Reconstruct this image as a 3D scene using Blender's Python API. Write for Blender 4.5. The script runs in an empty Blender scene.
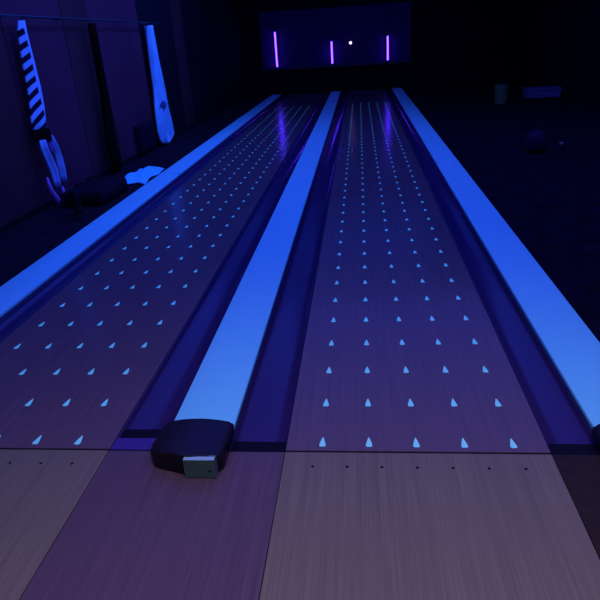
import bpy, bmesh, math, random
from mathutils import Vector, Matrix
random.seed(4)
sc = bpy.context.scene
COL = sc.collection

# ---------------------------------------------------------------- camera
F, TH, PSI, RO, H = 582.74, 0.400567, -0.114767, -0.066078, 1.56646
def cam_axes():
    # columns: right, up, back in world space
    fw0 = Vector((math.sin(PSI), math.cos(PSI), 0)); r0 = Vector((math.cos(PSI), -math.sin(PSI), 0))
    fwd = fw0 * math.cos(TH) + Vector((0, 0, -1)) * math.sin(TH)
    up0 = fw0 * math.sin(TH) + Vector((0, 0, 1)) * math.cos(TH)
    r = r0 * math.cos(RO) + up0 * math.sin(RO)
    u = -r0 * math.sin(RO) + up0 * math.cos(RO)
    return r, u, -fwd
r_, u_, b_ = cam_axes()
cd = bpy.data.cameras.new('camera'); cam = bpy.data.objects.new('camera', cd); COL.objects.link(cam)
cam.matrix_world = Matrix(((r_.x, u_.x, b_.x, 0), (r_.y, u_.y, b_.y, 0), (r_.z, u_.z, b_.z, H), (0, 0, 0, 1)))
cd.sensor_width = 36; cd.lens = F / 600 * 36
cd.shift_x = -2.5 / 600; cd.shift_y = -15.5 / 600
cd.clip_start = .05; cd.clip_end = 200
sc.camera = cam

# ---------------------------------------------------------------- world, lights, exposure
sc.view_settings.view_transform = 'Standard'; sc.view_settings.look = 'None'
sc.view_settings.gamma = 1; sc.view_settings.use_curve_mapping = False
sc.view_settings.exposure = 0.0
w = bpy.data.worlds.new('world'); sc.world = w; w.use_nodes = True
w.node_tree.nodes['Background'].inputs[0].default_value = (.05, .04, .5, 1)
w.node_tree.nodes['Background'].inputs[1].default_value = .006

def area(name, loc, size, power, color, rot=(0, 0, 0), spread=180):
    l = bpy.data.lights.new(name, 'AREA'); l.shape = 'RECTANGLE'; l.size, l.size_y = size
    l.energy = power; l.color = color; l.spread = math.radians(spread)
    o = bpy.data.objects.new(name, l); COL.objects.link(o); o.location = loc; o.rotation_euler = rot
    return o
BLUE = (.034, .082, 1.0)
area('black_light_array', (.4, 4.8, 3.75), (7.6, 13.6), 500, BLUE)
area('lane_end_light', (-.7, 15.2, 3.75), (5, 5), 34, BLUE)
area('approach_light', (.3, -.1, 3.6), (3.8, 2.6), 27, (.92, 1.0, .55), spread=100)
area('cloth_fill_light', (-1.5, 8.2, 3.7), (.8, 8.0), 88, (.02, .10, 1.0), rot=(0, math.radians(40), 0), spread=120)  # added blue fill to brighten the hanging cloths, no fixture behind it

# ---------------------------------------------------------------- materials
def mat(name, col, rough=.5, spec=.5, metal=0, emit=None, es=0, coat=0, coat_rough=.1, noise=0, nscale=(20, 20, 20), bump=0):
    m = bpy.data.materials.new(name); m.use_nodes = True
    nt = m.node_tree; b = nt.nodes['Principled BSDF']
    b.inputs['Base Color'].default_value = (*col, 1); b.inputs['Roughness'].default_value = rough
    b.inputs['Specular IOR Level'].default_value = spec; b.inputs['Metallic'].default_value = metal
    b.inputs['Coat Weight'].default_value = coat; b.inputs['Coat Roughness'].default_value = coat_rough
    if emit: b.inputs['Emission Color'].default_value = (*emit, 1); b.inputs['Emission Strength'].default_value = es
    if noise or bump:
        tc = nt.nodes.new('ShaderNodeTexCoord'); mp = nt.nodes.new('ShaderNodeMapping'); n = nt.nodes.new('ShaderNodeTexNoise')
        mp.inputs['Scale'].default_value = nscale; n.inputs['Scale'].default_value = 1; n.inputs['Detail'].default_value = 4
        nt.links.new(tc.outputs['Object'], mp.inputs[0]); nt.links.new(mp.outputs[0], n.inputs['Vector'])
        if noise:
            mr = nt.nodes.new('ShaderNodeMapRange'); mr.inputs['From Min'].default_value = .3; mr.inputs['From Max'].default_value = .7
            mr.inputs['To Min'].default_value = 1 - noise; mr.inputs['To Max'].default_value = 1 + noise
            vm = nt.nodes.new('ShaderNodeVectorMath'); vm.operation = 'SCALE'; vm.inputs[0].default_value = col
            nt.links.new(n.outputs['Fac'], mr.inputs['Value']); nt.links.new(mr.outputs[0], vm.inputs['Scale'])
            nt.links.new(vm.outputs[0], b.inputs['Base Color'])
        if bump:
            bp = nt.nodes.new('ShaderNodeBump'); bp.inputs['Strength'].default_value = bump; bp.inputs['Distance'].default_value = .003
            nt.links.new(n.outputs['Fac'], bp.inputs['Height']); nt.links.new(bp.outputs[0], b.inputs['Normal'])
    return m

def lane_material(name, col, rough):
    # narrow boards running down the lane with fine grain, glossy lacquer
    m = mat(name, col, rough, .17)
    nt = m.node_tree; b = nt.nodes['Principled BSDF']
    tc = nt.nodes.new('ShaderNodeTexCoord')
    def stripes(sx, sy, lo, hi, det):
        mp = nt.nodes.new('ShaderNodeMapping'); mp.inputs['Scale'].default_value = (sx, sy, 1)
        n = nt.nodes.new('ShaderNodeTexNoise'); n.inputs['Scale'].default_value = 1; n.inputs['Detail'].default_value = det
        mr = nt.nodes.new('ShaderNodeMapRange'); mr.inputs['From Min'].default_value = .3; mr.inputs['From Max'].default_value = .7
        mr.inputs['To Min'].default_value = lo; mr.inputs['To Max'].default_value = hi
        nt.links.new(tc.outputs['Object'], mp.inputs[0]); nt.links.new(mp.outputs[0], n.inputs['Vector']); nt.links.new(n.outputs['Fac'], mr.inputs['Value'])
        return mr.outputs[0]
    a = stripes(190, 2, .86, 1.14, 2); c = stripes(37, .9, .94, 1.06, 1)
    mu = nt.nodes.new('ShaderNodeMath'); mu.operation = 'MULTIPLY'; nt.links.new(a, mu.inputs[0]); nt.links.new(c, mu.inputs[1])
    vm = nt.nodes.new('ShaderNodeVectorMath'); vm.operation = 'SCALE'; vm.inputs[0].default_value = col
    nt.links.new(mu.outputs[0], vm.inputs['Scale']); nt.links.new(vm.outputs[0], b.inputs['Base Color'])
    return m

M = {}
M['lane'] = lane_material('lane_wood', (.20, .092, .09), .2)
M['panel'] = lane_material('approach_wood', (.27, .16, .085), .45)
M['strip'] = lane_material('approach_strip_wood', (.17, .075, .075), .45)
M['shaded_strip'] = mat('approach_strip_shaded', (.045, .02, .008), .5, .1, noise=.2)  # shade over the right strip is put into its colour
M['divider'] = mat('divider_plastic', (.36, .93, .74), .5, .2, noise=.03, nscale=(3, .6, 3))
M['divider_side'] = mat('divider_side', (.04, .06, .12), .6)
M['gutter'] = mat('gutter_plastic', (.055, .020, .074), .18, .22, noise=.08, nscale=(8, 1.2, 8))
M['glow'] = mat('glow_ink', (.5, .92, .66), .5, .2, emit=(.04, .46, .55), es=.24)
M['lip'] = mat('entry_plate', (.09, .03, .17), .35, .3)
M['hood'] = mat('hood_plastic', (.02, .010, .014), .38, .2)
M['plate'] = mat('hood_plate_metal', (.10, .15, .10), .4, .4, metal=.0, noise=.1)
M['plate_edge_highlight'] = mat('plate_edge_highlight', (.55, .62, .5), .3)  # highlight along the plate's upper edge, put into the colour
M['black'] = mat('black_matt', (.006, .006, .006), .7, .2)
M['groove'] = mat('groove_and_end_shade', (.01, .004, .01), .7, .1)  # black of the foul line groove and of the painted gutter end shade
M['hole'] = mat('dot_dark', (.008, .004, .006), .7, .1)
M['carpet'] = mat('dark_carpet', (.012, .004, .010), .95, .05, noise=.5, nscale=(6, 6, 6), bump=.3)
M['carpet_l'] = mat('dark_side_floor', (.02, .008, .012), .9, .1, noise=.4, nscale=(9, 9, 9))
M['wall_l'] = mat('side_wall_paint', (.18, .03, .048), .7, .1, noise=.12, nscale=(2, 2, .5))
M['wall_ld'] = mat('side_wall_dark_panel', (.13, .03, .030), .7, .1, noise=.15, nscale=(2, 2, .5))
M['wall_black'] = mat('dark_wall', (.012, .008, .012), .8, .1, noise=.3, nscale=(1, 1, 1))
M['ceil'] = mat('dark_ceiling', (.01, .01, .015), .9, .1)
M['tube'] = mat('violet_tube', (.2, .05, .8), .4, emit=(.065, .02, 1.0), es=13)
M['lampw'] = mat('pale_lamp', (.5, .5, .6), .4, emit=(.6, .45, 1.0), es=3)
M['metal'] = mat('dull_metal', (.05, .05, .06), .4, metal=.6)
M['towel'] = mat('pale_towel', (.5, .9, .95), .9, .05, noise=.12, nscale=(14, 14, 5), bump=.6)
M['towel2'] = mat('pale_cloth', (.25, .98, .97), .9, .05, noise=.12, nscale=(14, 14, 14), bump=.6)
M['scarf_dark'] = mat('dark_scarf', (.03, .005, .004), .95, .05)
M['scarf_red'] = mat('maroon_scarf', (.16, .008, .010), .95, .05)
M['hose'] = mat('ribbed_rubber', (.012, .010, .010), .7, .15)
M['bag'] = mat('dark_bag', (.025, .007, .012), .8, .1, noise=.3, nscale=(12, 12, 12))
M['bin'] = mat('grey_bin', (.16, .22, .06), .6, .2)
M['blue_box'] = mat('blue_box', (.25, .12, .22), .6, .2)
M['violet_bag'] = mat('violet_bag', (.06, .012, .035), .8, .1, noise=.3, nscale=(9, 9, 9))
M['paper'] = mat('paper', (.25, .3, .15), .8)
M['mask'] = mat('mask_panel', (.06, .012, .09), .6, .2)
M['vent'] = mat('dark_vent', (.02, .01, .02), .7, .1)
# striped scarf: blue-white cloth crossed by dark bars
ms = mat('striped_scarf', (.55, .8, .7), .9, .05)
nt = ms.node_tree; tc = nt.nodes.new('ShaderNodeTexCoord'); sp = nt.nodes.new('ShaderNodeSeparateXYZ')
ad = nt.nodes.new('ShaderNodeMath'); ad.operation = 'MULTIPLY_ADD'; ad.inputs[1].default_value = -.7
mo = nt.nodes.new('ShaderNodeMath'); mo.operation = 'PINGPONG'; mo.inputs[1].default_value = .056
rp = nt.nodes.new('ShaderNodeValToRGB')
rp.color_ramp.elements[0].position = .024; rp.color_ramp.elements[0].color = (.03, .01, .03, 1)
rp.color_ramp.elements[1].position = .032; rp.color_ramp.elements[1].color = (.6, .8, .95, 1)
nt.links.new(tc.outputs['Object'], sp.inputs[0]); nt.links.new(sp.outputs['Y'], ad.inputs[0]); nt.links.new(sp.outputs['Z'], ad.inputs[2])
nt.links.new(ad.outputs[0], mo.inputs[0]); mk_ = nt.nodes.new('ShaderNodeMath'); mk_.operation = 'GREATER_THAN'; mk_.inputs[1].default_value = 6.085   # plain selvedge
mx_ = nt.nodes.new('ShaderNodeMath'); mx_.operation = 'MAXIMUM'
nt.links.new(sp.outputs['Y'], mk_.inputs[0]); nt.links.new(mo.outputs[0], mx_.inputs[0]); nt.links.new(mk_.outputs[0], mx_.inputs[1]); nt.links.new(mx_.outputs[0], rp.inputs[0]); nt.links.new(rp.outputs[0], nt.nodes['Principled BSDF'].inputs['Base Color'])
M['scarf'] = ms
M['scarf_tip'] = mat('scarf_tip', (.95, .3, .75), .9, .05)
M['patch'] = mat('towel_patch', (.12, .12, .25), .9, .05)
M['scarf_plain'] = mat('scarf_plain', (.6, .7, .9), .9, .05, noise=.2, nscale=(10, 10, 10))

# ---------------------------------------------------------------- helpers
def link(name, bm, m, parent=None, smooth=False, mods=()):
    me = bpy.data.meshes.new(name); bmesh.ops.recalc_face_normals(bm, faces=bm.faces); bm.to_mesh(me); bm.free()
    for x in (m if isinstance(m, (list, tuple)) else [m]): me.materials.append(x)
    o = bpy.data.objects.new(name, me); COL.objects.link(o)
    if parent: o.parent = parent
    if smooth:
        for p in me.polygons: p.use_smooth = True
    return o
def empty(name, loc, label, cat, group=None):
    o = bpy.data.objects.new(name, None); COL.objects.link(o); o.location = loc; o.empty_display_size = .1
    return tag(o, label, cat, group)
def tag(o, label, cat, group=None):
    o['label'] = label; o['category'] = cat
    if group: o['group'] = group
    return o
def struct(o): o['kind'] = 'structure'; return o
def box(x0, x1, y0, y1, z0, z1, bevel=0, bm=None):
    bm = bm or bmesh.new(); r = bmesh.ops.create_cube(bm, size=1)
    for v in r['verts']:
        v.co = Vector(((x0 + x1) / 2 + v.co.x * (x1 - x0), (y0 + y1) / 2 + v.co.y * (y1 - y0), (z0 + z1) / 2 + v.co.z * (z1 - z0)))
    if bevel: bmesh.ops.bevel(bm, geom=[e for e in bm.edges], offset=bevel, segments=3, affect='EDGES', profile=.6)
    return bm
def extrude_profile(pts, y0, y1, ny=1, closed=True, caps=True):
    bm = bmesh.new(); rows = []
    for j in range(ny + 1):
        y = y0 + (y1 - y0) * j / ny
        rows.append([bm.verts.new((x, y, z)) for x, z in pts])
    n = len(pts)
    for a, b in zip(rows, rows[1:]):
        for i in range(n if closed else n - 1):
            bm.faces.new((a[i], a[(i + 1) % n], b[(i + 1) % n], b[i]))
    if closed and caps: bm.faces.new(rows[0]); bm.faces.new(rows[-1][::-1])
    return bm
def tube(path, rad, seg=10, caps=True):
    bm = bmesh.new(); rings = []
    n = len(path)
    for i, p in enumerate(path):
        p = Vector(p); t = (Vector(path[min(i + 1, n - 1)]) - Vector(path[max(i - 1, 0)])).normalized()
        a = t.orthogonal().normalized() if i == 0 else (a - t * a.dot(t)).normalized()
        b = t.cross(a); r = rad[i] if isinstance(rad, (list, tuple)) else rad
        rings.append([bm.verts.new(p + (a * math.cos(2 * math.pi * k / seg) + b * math.sin(2 * math.pi * k / seg)) * r) for k in range(seg)])
    for A, B in zip(rings, rings[1:]):
        for k in range(seg): bm.faces.new((A[k], A[(k + 1) % seg], B[(k + 1) % seg], B[k]))
    if caps: bm.faces.new(rings[0][::-1]); bm.faces.new(rings[-1])
    return bm
def cloth_strip(stations, xc, seg=14, folds=3, phase=0., depth=.03):
    """hanging cloth as a closed, folded sleeve: stations = (z, y centre, half width)"""
    bm = bmesh.new(); rings = []
    for z, yc, hw in stations:
        ring = []
        for k in range(2 * seg):
            if k < seg: s = -1 + 2 * k / (seg - 1); side = 1
            else: s = 1 - 2 * (k - seg) / (seg - 1); side = -1
            thick = depth * (.35 + .65 * (1 - s * s))
            x = xc + side * thick * .5 + depth * .45 * math.sin(folds * math.pi * s + phase + 1.3 * z)
            ring.append(bm.verts.new((x, yc + s * hw, z)))
        rings.append(ring)
    n = 2 * seg
    for A, B in zip(rings, rings[1:]):
        for k in range(n): bm.faces.new((A[k], A[(k + 1) % n], B[(k + 1) % n], B[k]))
    bm.faces.new(rings[0][::-1]); bm.faces.new(rings[-1])
    return bm

# ---------------------------------------------------------------- layout numbers
YF = 1.925                     # foul line
YE = 18.3                      # far end of the lanes
YW = 18.6                      # end wall
LR = (-.338, .718); LL = (-2.165, -1.098)
DM = (-.863, -.580); DR = (.926, 1.208); DL = (-2.655, -2.370)
WL = -3.5; WR = 4.6

# ---------------------------------------------------------------- setting
struct(link('floor', box(WL - .1, WR + .1, -3, YW + .1, -.25, -.13), M['black']))
struct(link('floor_left_walkway', box(WL, DL[0] - .004, YF, YW, -.13, 0), M['carpet_l']))
struct(link('floor_right_walkway', box(DR[1] + .004, WR, YF, YW, -.13, 0), M['carpet']))
struct(link('wall_right', box(WR, WR + .1, -3, YW, -.13, 3.9), M['wall_black']))
struct(link('wall_back', box(WL - .1, WR + .1, YW, YW + .1, -.13, 3.9), M['wall_black']))
struct(link('ceiling', box(WL - .1, WR + .1, -3, YW + .1, 3.9, 4.0), M['ceil']))
wl = struct(link('wall_left', box(WL - .1, WL, -3, YW, -.13, 3.9), M['wall_l']))
# the left wall carries full height panels with narrow joints between them
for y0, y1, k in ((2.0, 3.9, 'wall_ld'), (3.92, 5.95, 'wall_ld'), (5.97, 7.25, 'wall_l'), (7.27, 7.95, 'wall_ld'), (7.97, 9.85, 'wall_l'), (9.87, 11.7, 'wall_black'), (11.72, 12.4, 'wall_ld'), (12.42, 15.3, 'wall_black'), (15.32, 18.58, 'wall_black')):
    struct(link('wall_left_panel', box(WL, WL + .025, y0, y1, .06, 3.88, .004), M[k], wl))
struct(link('baseboard_left', box(WL, WL + .04, YF, YW, 0, .058), M['black']))

# ---------------------------------------------------------------- approach
ap = empty('bowling_approach', (0, 1.0, -.13), 'dark wooden approach floor with small dots in front of the foul line', 'approach floor')
def P(name, bm, m, parent, **k):       # world-space mesh under a parent that sits elsewhere
    o = link(name, bm, m, None, **k); o.parent = parent
    o.matrix_parent_inverse = Matrix.Translation(-parent.location) if parent.parent is None else parent.matrix_parent_inverse.copy()
    return o
def sub(name, bm, m, parent, **k):
    o = link(name, bm, m, None, **k); o.parent = parent; return o
Y0 = -2.9; YS = YF - .006
P('lane_panel', box(LR[0], LR[1], Y0, YS, -.13, 0, .0015), M['panel'], ap)
P('lane_panel', box(LL[0], LL[1], Y0, YS, -.13, 0, .0015), M['panel'], ap)
P('divider_strip', box(LL[1] + .003, LR[0] - .003, Y0, YS, -.13, -.001, .0015), M['strip'], ap)
s = P('divider_strip', box(LR[1] + .003, LR[1] + .78, Y0, YS, -.13, -.001, .0015), M['shaded_strip'], ap); s['label'] = 'strip of the approach darkened by painted shade'
P('divider_strip', box(LL[0] - .78, LL[0] - .003, Y0, YS, -.13, -.001, .0015), M['strip'], ap)
P('foul_line', box(LL[0] - .78, LR[1] + .78, YS, YF + .004, -.13, -.003), M['groove'], ap)['label'] = 'black foul line groove'
def disc(x, y, z, r, h=.001, n=16):
    bm = bmesh.new(); bmesh.ops.create_cone(bm, cap_ends=True, segments=n, radius1=r, radius2=r, depth=h, matrix=Matrix.Translation((x, y, z + h / 2))); return bm
dots = [(.19 + .1363 * k) for k in range(-3, 4)] + [(-1.63 + .1363 * k) for k in range(-3, 4)]
for x in dots: P('approach_dot', disc(x, 1.833, 0, .0062), M['hole'], ap)['label'] = 'small dark approach dot'

# ---------------------------------------------------------------- lanes with their glowing marks
def marker_bm(x, y, z, bm=None, s=1.):
    bm = bm or bmesh.new()
    pr = [(0, .040), (.005, .026), (.0105, .004), (.0155, -.020), (.0160, -.032), (.009, -.037)]
    pr = pr + [(-a, b) for a, b in pr[:0:-1]]
    lo = [bm.verts.new((x + a * s, y + b * s, z)) for a, b in pr]; hi = [bm.verts.new((x + a * s, y + b * s, z + .0012)) for a, b in pr]
    bm.faces.new(hi); n = len(pr)
    for i in range(n): bm.faces.new((lo[i], lo[(i + 1) % n], hi[(i + 1) % n], hi[i]))
    return bm
C, S = .193, .28506
CX = {'r': .19853, 'l': .19853 - 1.84208}
def lane(edges, cx, label):
    t = empty('bowling_lane', ((edges[0] + edges[1]) / 2, YF, -.13), label, 'bowling lane', 'lanes under black light')
    P('lane_bed', box(edges[0], edges[1], YF + .006, YE, -.13, 0, .002), M['lane'], t)
    far = bmesh.new()
    for r in range(54):
        for c in range(5):
            x, y = cx + (c - 2) * C, 1.98520 + r * S
            if y > 15.0: continue
            if r < 20:
                o = P('glow_marker', marker_bm(x, y, 0, None, .82), M['glow'], t)
            else: marker_bm(x, y, 0, far, .82)
    o = P('far_glow_markers', far, M['glow'], t); o['kind'] = 'stuff'
    return t
lane(LR, CX['r'], 'wide dark lane with rows of glowing arrow marks, between middle and right blue dividers')
lane(LL, CX['l'], 'wide dark lane with rows of glowing arrow marks, between middle and left blue dividers')

# ---------------------------------------------------------------- gutters
def gutter(x0, x1, label):
    n = 16; pts = []
    for i in range(n + 1):
        a = math.pi * i / n; pts.append(((x0 + x1) / 2 - (x1 - x0) / 2 * math.cos(a), -.008 - .052 * math.sin(a) ** .8))
    out = [(x, z - .006) for x, z in pts][::-1]
    g = link('gutter', extrude_profile(pts + out, YF + .006, YE, 12, caps=False), M['gutter'], None, smooth=True)
    tag(g, label, 'gutter', 'glossy gutters beside the lanes')
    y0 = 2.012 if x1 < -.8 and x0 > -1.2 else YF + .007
    e = sub('end_shade_strip', box(x0 + .004, x1 - .004, y0, y0 + .075, -.024, -.018, .001), M['groove'], g); e['label'] = 'black strip painted as end shade'  # black strip stands in for the shade at the gutter end
    return g
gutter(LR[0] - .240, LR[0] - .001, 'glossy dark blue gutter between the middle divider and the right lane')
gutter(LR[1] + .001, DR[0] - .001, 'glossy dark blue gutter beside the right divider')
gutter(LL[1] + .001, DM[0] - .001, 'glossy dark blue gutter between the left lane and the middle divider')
gl = bpy.data.objects['gutter.002']
gl_lip = sub('entry_plate', box(LL[1] + .002, DM[0] - .004, YF + .007, 2.01, -.012, -.006, .001), M['lip'], gl); gl_lip['label'] = 'flat blue entry plate'
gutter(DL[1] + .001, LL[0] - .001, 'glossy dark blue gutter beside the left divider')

# ---------------------------------------------------------------- dividers
def divider(x0, x1, label, y1=YE - .1):
    t = empty('lane_divider', ((x0 + x1) / 2, YF, -.13), label, 'lane divider', 'glowing blue dividers between lanes')
    c = (x0 + x1) / 2; hw = (x1 - x0) / 2; ztop = .030; pts = []
    n = 12
    for i in range(n + 1):
        s = -1 + 2 * i / n; pts.append((c + s * (hw - .003), ztop - .010 * s * s))
    pts += [(c + hw, ztop - .014), (c + hw, -.0), (c - hw, -.0), (c - hw, ztop - .014)]
    P('top_cover', extrude_profile(pts, 2.0, y1, 8), M['divider'], t)
    P('base', box(x0 + .004, x1 - .004, 2.0, y1, -.13, -.0005), M['divider_side'], t)
    for y in (7.4, 12.85):       # joints between lengths of cover
        P('joint_strip', box(x0 + .004, x1 - .004, y, y + .03, .018, .0312, .001), M['divider'], t)
    # dark hood that closes the near end
    fp = [(-.162, 2.035), (-.162, 1.85), (-.135, 1.812), (.008, 1.772), (.128, 1.782), (.150, 1.815), (.150, 2.035)]
    bm = bmesh.new(); nx = 14; rows = []
    def width_front(xx):
        for (a, ya), (b, yb) in zip(fp[1:-1], fp[2:-1]):
            if a <= xx <= b: return ya + (yb - ya) * (xx - a) / (b - a)
        return fp[1][1]
    ny = 10; top = []; 
    for i in range(nx + 1):
        xx = -.162 + .312 * i / nx; yf = width_front(min(max(xx, -.1619), .1499)); col = []
        for j in range(ny + 1):
            q = j / ny; yy = 2.035 + (yf - 2.035) * q
            z = .062 + .020 * (1 - (xx / .15) ** 2) + .024 * q - .02 * max(0, q - .8) / .2 * .5
            z -= .014 * max(0, (abs(xx) - .128) / .03) ** 1.5
            col.append(bm.verts.new((c + xx, yy, z)))
        top.append(col)
    for A, B in zip(top, top[1:]):
        for j in range(ny): bm.faces.new((A[j], A[j + 1], B[j + 1], B[j]))
    loop = [top[i][0] for i in range(nx + 1)] + [top[nx][j] for j in range(1, ny + 1)] + [top[i][ny] for i in range(nx - 1, -1, -1)] + [top[0][j] for j in range(ny - 1, 0, -1)]
    low = [bm.verts.new((v.co.x, v.co.y, .0015)) for v in loop]
    for i in range(len(loop)): bm.faces.new((loop[i], loop[(i + 1) % len(loop)], low[(i + 1) % len(loop)], low[i]))
    bm.faces.new(low)
    hood = P('end_hood', bm, M['hood'], t, smooth=False); hood['label'] = 'dark glossy hood over the near end'
    m = hood.modifiers.new('b', 'BEVEL'); m.width = .004; m.segments = 2; m.limit_method = 'ANGLE'; m.angle_limit = math.radians(35)
    for pp in hood.data.polygons: pp.use_smooth = True
    pl = sub('front_plate', box(c + .006, c + .132, 1.756, 1.790, .002, .087, .002), M['plate'], hood); pl['label'] = 'grey metal front plate'
    e = sub('plate_edge_highlight', box(c + .008, c + .130, 1.757, 1.777, .0872, .0900, .001), M['plate_edge_highlight'], hood); e['label'] = 'pale upper edge of the plate, painted as a highlight'
    bm = bmesh.new(); bmesh.ops.create_cone(bm, cap_ends=True, segments=14, radius1=.0055, radius2=.0055, depth=.003, matrix=Matrix.Translation((c + .108, 1.757, .036)) @ Matrix.Rotation(math.pi / 2, 4, 'X'))
    e = sub('screw', bm, M['black'], hood)
    return t
divider(*DM, 'bright blue glowing lane divider in the middle, its dark end hood in full view')
divider(*DR, 'bright blue glowing lane divider along the black floor, right of both lanes')
divider(*DL, 'bright blue glowing lane divider running beside the wall with hanging cloths')

# ---------------------------------------------------------------- lane end: masking unit, piers, tubes
mk = empty('masking_unit', (-.75, YW, .62), 'black panel hanging above the far end of both lanes', 'masking panel')
P('panel', box(-2.9, 1.5, YW - .14, YW - .02, .75, 2.3, .01), M['mask'], mk)
P('lower_rail', box(-2.9, 1.5, YW - .139, YW - .02, .69, .745, .008), M['metal'], mk)
def tube_lamp(x, z0, z1, label):
    t = empty('black_light_tube', (x, YW - .24, z0), label, 'lamp', 'violet tubes at the lane end')
    P('holder', box(x - .04, x + .04, YW - .205, YW - .142, z0 - .06, z1 + .06, .008), M['metal'], t)
    P('tube', tube([(x, YW - .235, z0), (x, YW - .235, z1)], .024, 14), M['tube'], t)
    for z in (z0 - .03, z1): P('end_cap', tube([(x, YW - .235, z), (x, YW - .235, z + .03)], .029, 14), M['metal'], t)
tube_lamp(-2.44, .80, 1.75, 'violet light tube at the far end of the left lane')
tube_lamp(.82, .80, 1.45, 'violet light tube at the far end of the right lane')
tube_lamp(-.80, .80, 1.40, 'violet light tube at the far end between the two lanes')
lt = empty('signal_lamp', (-.25, YW - .2, 1.3), 'small round pale lamp on the black panel above the right lane', 'lamp')
bm = bmesh.new(); bmesh.ops.create_cone(bm, cap_ends=True, segments=20, radius1=.06, radius2=.045, depth=.05, matrix=Matrix.Translation((-.25, YW - .1645, 1.33)) @ Matrix.Rotation(math.pi / 2, 4, 'X')); P('housing', bm, M['metal'], lt)
bm = bmesh.new(); bmesh.ops.create_uvsphere(bm, u_segments=16, v_segments=10, radius=.04, matrix=Matrix.Translation((-.25, YW - .20, 1.33))); P('bulb', bm, M['lampw'], lt, smooth=True)

# ---------------------------------------------------------------- cloths hanging by the left wall
XH = -3.36
rail = empty('wall_rail', (WL, 5.0, 1.9), 'dark metal rail with hooks on the left wall', 'wall rail')
P('bar', tube([(XH, 5.3, 1.93), (XH, 10.6, 1.93)], .012), M['metal'], rail)
for y in (5.32, 7.1, 8.8, 10.58): P('bracket', tube([(WL + .02, y, 1.93), (XH, y, 1.93)], .010), M['metal'], rail)
def hook(y):
    return P('hook', tube([(XH, y, 1.943), (XH + .014, y, 1.935), (XH + .017, y, 1.92), (XH + .006, y, 1.902), (XH, y, 1.90), (XH, y, 1.885)], .004, 6), M['metal'], rail)
for y in (6.14, 7.76, 9.98): hook(y)
# striped scarf gathered by a dark knot, two long tails below
SY = 6.12
sf = empty('striped_scarf', (XH, SY, 1.89), 'bright blue striped scarf with dark knot and split tails hanging on the wall', 'scarf')
P('upper_cloth', cloth_strip([(1.89, SY, .025), (1.80, SY, .07), (1.55, SY, .11), (1.25, SY, .125), (1.05, SY - .03, .135), (.92, SY - .07, .135), (.86, SY - .08, .12), (.835, SY - .08, .08)], XH, folds=1, depth=.05), M['scarf'], sf, smooth=True)
P('knot', cloth_strip([(.85, SY - .09, .07), (.83, SY - .09, .12), (.79, SY - .10, .135), (.74, SY - .09, .12), (.71, SY - .09, .07)], XH + .01, folds=1, depth=.08), M['scarf_dark'], sf, smooth=True)
P('tail', cloth_strip([(.74, SY - .15, .022), (.64, SY - .135, .036), (.52, SY - .09, .048), (.40, SY - .05, .055), (.29, SY - .045, .042), (.21, SY - .05, .018)], XH + .02, folds=1, depth=.04), M['scarf_plain'], sf, smooth=True)
P('tail', cloth_strip([(.76, SY + .02, .016), (.64, SY + .09, .028), (.52, SY + .12, .038), (.40, SY + .13, .040), (.30, SY + .12, .030), (.23, SY + .11, .010)], XH + .02, folds=1, phase=1, depth=.04), M['scarf_plain'], sf, smooth=True)
P('tail', cloth_strip([(.74, SY - .06, .012), (.66, SY - .02, .020), (.58, SY + .01, .012)], XH + .03, folds=1, phase=1, depth=.03), M['scarf_tip'], sf, smooth=True)
P('tassel', tube([(XH + .03, SY - .24, .36), (XH + .03, SY - .235, .28), (XH + .03, SY - .21, .20), (XH + .03, SY - .17, .14), (XH + .03, SY - .14, .09), (XH + .03, SY - .12, .04)], [.008, .020, .024, .026, .032, .014]), M['scarf_tip'], sf, smooth=True)
P('tassel', tube([(XH + .03, SY + .03, .20), (XH + .03, SY + .03, .14), (XH + .03, SY + .04, .08)], [.006, .020, .008]), M['scarf_tip'], sf, smooth=True)
# near-black scarf
KY = 7.80
ds = empty('dark_scarf', (XH, KY, 1.89), 'long narrow near-black scarf hanging between striped scarf and pale towel', 'scarf')
P('cloth', cloth_strip([(1.89, KY, .02), (1.78, KY, .04), (1.3, KY, .05), (1.05, KY, .055), (.8, KY - .03, .09), (.5, KY - .06, .12), (.2, KY - .06, .12), (.02, KY - .05, .09)], XH, folds=2, depth=.06), M['scarf_dark'], ds, smooth=True)
o = P('lining', cloth_strip([(.9, KY + .01, .012), (.7, KY + .03, .035), (.4, KY + .03, .035), (.1, KY + .02, .012)], XH + .03, folds=1, depth=.03), M['scarf_red'], ds, smooth=True); o['label'] = 'maroon lining'
# pale towel
TY = 9.98
tw = empty('hanging_towel', (XH, TY, 1.89), 'pale blue towel hanging from the wall rail beyond the dark scarf', 'towel')
P('cloth', cloth_strip([(1.89, TY, .02), (1.8, TY, .07), (1.4, TY + .02, .12), (1.0, TY + .06, .17), (.85, TY + .07, .20), (.70, TY + .06, .24), (.58, TY + .06, .28), (.40, TY + .07, .32), (.25, TY + .08, .35), (.13, TY + .10, .35), (.07, TY + .02, .22), (.03, TY - .03, .09)], XH, folds=3, depth=.08), M['towel'], tw, smooth=True)
bm = bmesh.new(); bmesh.ops.create_uvsphere(bm, u_segments=16, v_segments=8, radius=1)
for v in bm.verts: v.co = Vector((XH + .052 + .02 * v.co.x, TY + .02 + .17 * v.co.y, .66 + .07 * v.co.z))
P('printed_patch', bm, M['patch'], tw, smooth=True)['label'] = 'darker blue patch on the towel'
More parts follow.
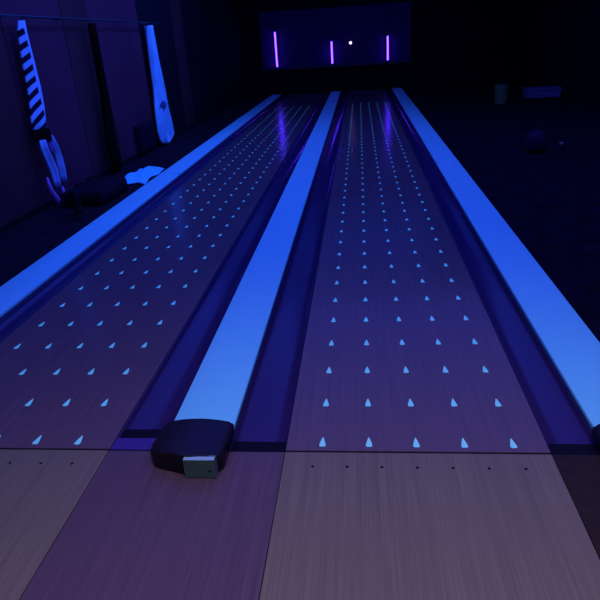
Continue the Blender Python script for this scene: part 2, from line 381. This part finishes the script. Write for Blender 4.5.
# crumpled cloth on the side floor
bm = bmesh.new(); N = 22; g = []
for i in range(N + 1):
    rw = []
    for j in range(N + 1):
        u, v = i / N * 2 - 1, j / N * 2 - 1; rr = math.hypot(u, v) / 1.15
        z = .015 + .075 * max(0, 1 - rr * rr) * (.8 + .35 * math.sin(5 * u + 2.5 * v) + .2 * math.sin(9 * v - 3 * u))
        rw.append(bm.verts.new((-2.885 + .185 * u + .02 * math.sin(5 * v), 7.42 + .46 * v + .05 * math.sin(4 * u), z)))
    g.append(rw)
for i in range(N):
    for j in range(N): bm.faces.new((g[i][j], g[i + 1][j], g[i + 1][j + 1], g[i][j + 1]))
o = link('crumpled_cloth', bm, M['towel2'], None, smooth=True); m = o.modifiers.new('s', 'SOLIDIFY'); m.thickness = .012; m.offset = -1
tag(o, 'bright blue cloth crumpled on the dark floor against the left divider', 'cloth')
# vent box on the wall
vb = empty('wall_cabinet', (WL + .03, 9.2, .1), 'dark low cabinet against the left wall under the pale towel', 'cabinet')
P('body', box(WL + .027, WL + .12, 8.88, 9.56, .0585, .46, .008), M['vent'], vb)
P('door', box(WL + .121, WL + .132, 8.91, 9.53, .085, .43, .004), M['vent'], vb)
P('handle', tube([(WL + .133, 9.46, .30), (WL + .15, 9.46, .31), (WL + .15, 9.46, .38), (WL + .133, 9.46, .39)], .006, 8), M['metal'], vb)
# equipment bag and ribbed hose
eb = empty('equipment_bag', (-3.12, 6.33, 0), 'black soft bag on the floor between scarf and crumpled cloth', 'bag')
bm = box(-3.28, -2.80, 5.98, 6.72, 0.001, .17, .06); P('body', bm, M['bag'], eb, smooth=True)
for y in (6.2, 6.5):
    P('handle', tube([(-3.22, y, .165), (-3.2, y, .20), (-3.12, y, .215), (-3.04, y, .20), (-3.02, y, .165)], .010, 8), M['hose'], eb, smooth=True)
P('zip', box(-3.125, -3.115, 6.03, 6.64, .166, .174), M['metal'], eb)
path, rad = [], []
pts = [Vector(q) for q in ((-2.86, 5.50, .048), (-2.87, 5.51, .14), (-2.89, 5.54, .22), (-2.95, 5.62, .25), (-3.0, 5.70, .20), (-3.02, 5.74, .05))]
def spl(t):
    i = min(int(t), len(pts) - 2); f = t - i
    a, b, c, d = pts[max(i - 1, 0)], pts[i], pts[i + 1], pts[min(i + 2, len(pts) - 1)]
    return .5 * ((2 * b) + (c - a) * f + (2 * a - 5 * b + 4 * c - d) * f * f + (3 * b - a - 3 * c + d) * f ** 3)
K = 150
for i in range(K + 1):
    path.append(spl((len(pts) - 1) * i / K)); rad.append(.036 + .007 * math.sin(i * 2 * math.pi / 6))
o = link('ribbed_hose', tube(path, rad, 14), M['hose'], None, smooth=True)
tag(o, 'black ribbed rubber hose bent over on the floor under the striped scarf', 'hose')

# ---------------------------------------------------------------- dim things on the dark right side
b = empty('waste_bin', (3.0, 13.4, 0), 'dim grey bin standing far off on the black floor', 'bin')
P('body', tube([(3.0, 13.4, .001), (3.0, 13.4, .40)], [.12, .15], 20), M['bin'], b)
P('rim', tube([(3.0, 13.4, .401), (3.0, 13.4, .43)], .158, 20), M['black'], b)
b = empty('storage_box', (4.1, 14.3, 0), 'dim blue low box near the right wall', 'box')
P('body', box(3.72, 4.42, 14.0, 14.4, .001, .16, .01), M['blue_box'], b)
P('lid', box(3.70, 4.44, 13.98, 14.42, .161, .20, .008), M['blue_box'], b)
b = empty('soft_bag', (2.26, 7.95, 0), 'dim violet soft bag on the black floor right of the divider', 'bag')
bm = bmesh.new(); bmesh.ops.create_uvsphere(bm, u_segments=24, v_segments=16, radius=1)
for v in bm.verts:
    x, y, z = v.co; k = 1 - .25 * max(0, z)
    v.co = Vector((2.26 + .13 * math.copysign(abs(x) ** .7, x) * k, 7.95 + .14 * math.copysign(abs(y) ** .7, y) * k, .135 + .13 * math.copysign(abs(z) ** .5, z) + .006 * math.sin(9 * x + 7 * y)))
P('body', bm, M['violet_bag'], b, smooth=True)
P('handle', tube([(2.20, 7.95, .25), (2.21, 7.95, .285), (2.26, 7.95, .30), (2.31, 7.95, .285), (2.32, 7.95, .25)], .009, 8), M['violet_bag'], b, smooth=True)
bm = bmesh.new(); bmesh.ops.create_icosphere(bm, subdivisions=2, radius=.03)
for v in bm.verts: v.co *= random.uniform(.7, 1.15); v.co += Vector((2.69, 8.27, .028))
o = link('paper_ball', bm, M['paper'], None); tag(o, 'tiny pale crumpled paper on the black floor beyond the soft bag', 'paper')
